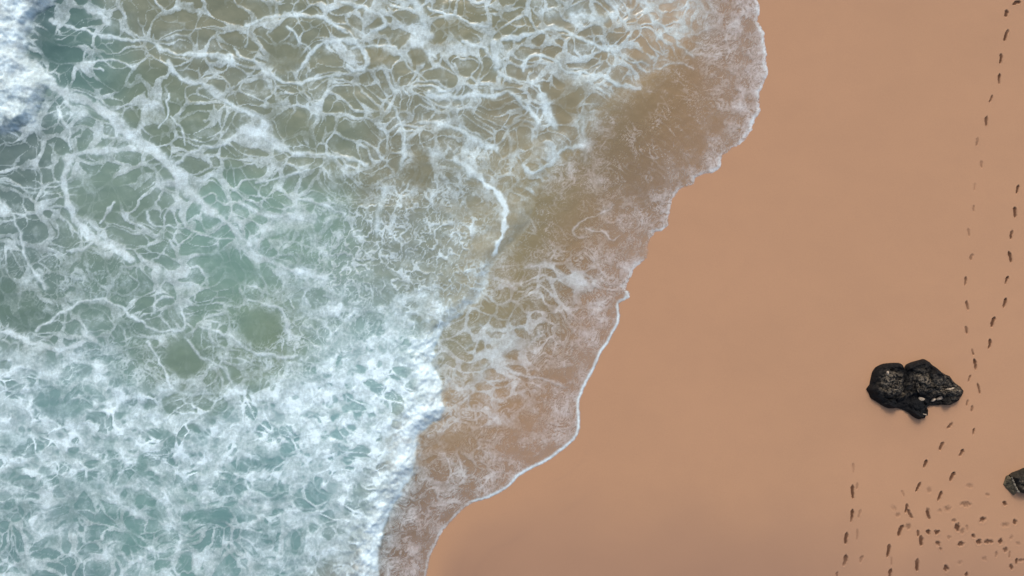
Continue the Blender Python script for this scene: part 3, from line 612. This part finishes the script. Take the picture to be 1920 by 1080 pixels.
def h_big(xx, yy, inn):
    xx = xx-SH[0]; yy = yy-SH[1]
    edge = np.clip(inn/.13, 0, 1)**.6
    left = np.exp(-((xx-1660)/34)**2-((yy-716)/34)**2); right = np.exp(-((xx-1735)/38)**2-((yy-706)/32)**2); shelf = np.exp(-((xx-1785)/24)**2-((yy-735)/20)**2); toe = np.exp(-((xx-1722)/18)**2-((yy-772)/14)**2)
    h = .17+.30*np.maximum(left, right*1.1)+.16*shelf+.08*toe
    cl = polydist(xx, yy, [(1693,680),(1694,705),(1691,722),(1697,740)])[0]; h = h-.17*np.exp(-(cl/4)**2)*sstep(755, 720, yy)
    cl2 = polydist(xx, yy, [(1690,752),(1720,742),(1745,752),(1775,742)])[0]; h = h-.15*np.exp(-(cl2/6)**2)
    fc, f1 = facet(xx, yy, 30, 401); fc2, g1 = facet(xx, yy, 13, 402)
    h = h+.16*slabs(xx, yy, 30, 401)+.08*slabs(xx, yy, 13, 402)-.05*(1-fc)-.02*(1-fc2)+.035*fbm(xx/12, yy/12, 4, 403)
    return edge*np.maximum(h, .07)
RC = tuple(np.array((1712., 727.))+SH)
rock = rock_mesh('shore_rock', R1, RC, h_big, basalt('black_basalt', [(-.78,.15,.60),(-.35,-.1,.5),(.15,.2,.55),(.75,.0,.6),(1.1,-.05,.55)]), loc_z=ground_z(1712,727))
tag(rock, 'big black cracked rock with pale sandy patches, alone on the sand', 'rock')
def pocket(parent, centre, hfn_c, x, y, rx, ry, rot, mat, hz, seed):
    n = 18; V = []; Fc = []
    for r in range(4):
        f = (3-r)/3*.999+.001
        for i in range(n):
            a = 2*math.pi*i/n; w = 1+.28*math.sin(a*2+seed)+.16*math.sin(a*3+seed*2.1)
            u = math.cos(a)*rx*f*w; v = math.sin(a)*ry*f*w; c, s = math.cos(rot), math.sin(rot)
            V.append(((x+u*c-v*s-centre[0])/PX, -(y+u*s+v*c-centre[1])/PX, hz+.05*(1-f*f)-.10*(r == 0)))
    for r in range(3):
        for i in range(n):
            j = (i+1) % n; Fc.append((r*n+j, r*n+i, (r+1)*n+i, (r+1)*n+j))
    Fc.append([3*n+i for i in range(n)][::-1])
    me = bpy.data.meshes.new('sand_pocket'); me.from_pydata(V, [], Fc); me.materials.append(mat); me.polygons.foreach_set('use_smooth', np.ones(len(Fc), bool)); me.update()
    o = bpy.data.objects.new('sand_pocket', me); C.objects.link(o); o.parent = parent; return o
M_PALE = pale('pale_dry_sand', (.36, .29, .215))
def top_of(fn, P, centre, x, y):                                           # rock height under a plan point
    return float(fn(np.array([x], float), np.array([y], float), np.array([.5]))[0])
for i, (x_, y_, rx, ry, ro) in enumerate([(1726,748,9.5,5.2,-.35),(1760,745.5,6,5,-.6),(1747.5,748.5,5,3.6,-.2),(1655.5,697.5,2.6,3.6,.2),(1775,728,8,3.2,-.35),(1728,775,5.5,2.2,.35)]):
    pocket(rock, (1712,727), h_big, x_, y_, rx, ry, ro, M_PALE, top_of(h_big, R1, (1712,727), x_+SH[0], y_+SH[1])*(.75 if y_ > 770 else 1)+.05, i*1.7)

R2 = [(1889,893),(1895.5,888),(1906.7,884),(1916.7,879.5),(1930,877),(1948,884),(1960,896),(1962,912),(1950,924),(1934,930),(1920,926),(1912,926),(1906.7,923),(1900,920),(1896,910),(1892,901)]
def h_small(xx, yy, inn):
    edge = np.clip(inn/.22, 0, 1)**.6; fc, f1 = facet(xx, yy, 20, 411)
    return edge*np.maximum(.40-.12*(f1-.3)-.06*(1-fc)+.06*fbm(xx/12, yy/12, 4, 413), .05)
rock2 = rock_mesh('shore_rock', R2, (1924,905), h_small, basalt('grey_basalt', [(-.15,.0,.4),(.1,-.1,.4)], .22), 140, 26, loc_z=ground_z(1924,905))
rock2.location.x -= 8/PX; rock2.location.y += 6/PX
tag(rock2, 'small dark rock with an olive wedge, cut off by the right edge', 'rock')
R3 = [(1879.4,910.5),(1882,902),(1884.4,895.5),(1888,892.5),(1891,897),(1894,906),(1898,915),(1902,921),(1901,929),(1898,931),(1891,924),(1884.4,917)]
def h_wedge(xx, yy, inn):
    t_ = sstep(1879, 1900, xx-(yy-908)*.42); return np.clip(inn/.3, 0, 1)**.7*(.05+.20*t_+.03*fbm(xx/8, yy/8, 3, 415))
w_ = rock_mesh('wedge', R3, (1890,910), h_wedge, basalt('olive_stone', [], .95), 60, 14, .06); w_.parent = rock2; w_.location = ((1890-1924)/PX, -(910-905)/PX, 0)
w_['label'] = 'olive brown wedge on the seaward side'
V = []; line = smooth_line([(1887.5,893),(1890.5,900),(1894,909),(1898,917),(1902,923)], 4)
for i, (x_, y_) in enumerate(line):
    wd = .8+.5*math.sin(i*1.9)+.8*i/len(line)
    for s_, dz in ((-1,0),(0,.05),(1,0)): V.append(((x_+s_*wd-1924)/PX, -(y_-s_*wd*.4-905)/PX, .235+dz+.02*math.sin(i*2.7)))
me = bpy.data.meshes.new('pale_vein'); me.from_pydata(V, [], [(i*3+k_, (i+1)*3+k_, (i+1)*3+k_+1, i*3+k_+1) for i in range(len(line)-1) for k_ in (0, 1)]); me.materials.append(pale('pale_vein_stone', (.32, .28, .20))); me.update()
o = bpy.data.objects.new('pale_vein', me); C.objects.link(o); o.parent = rock2
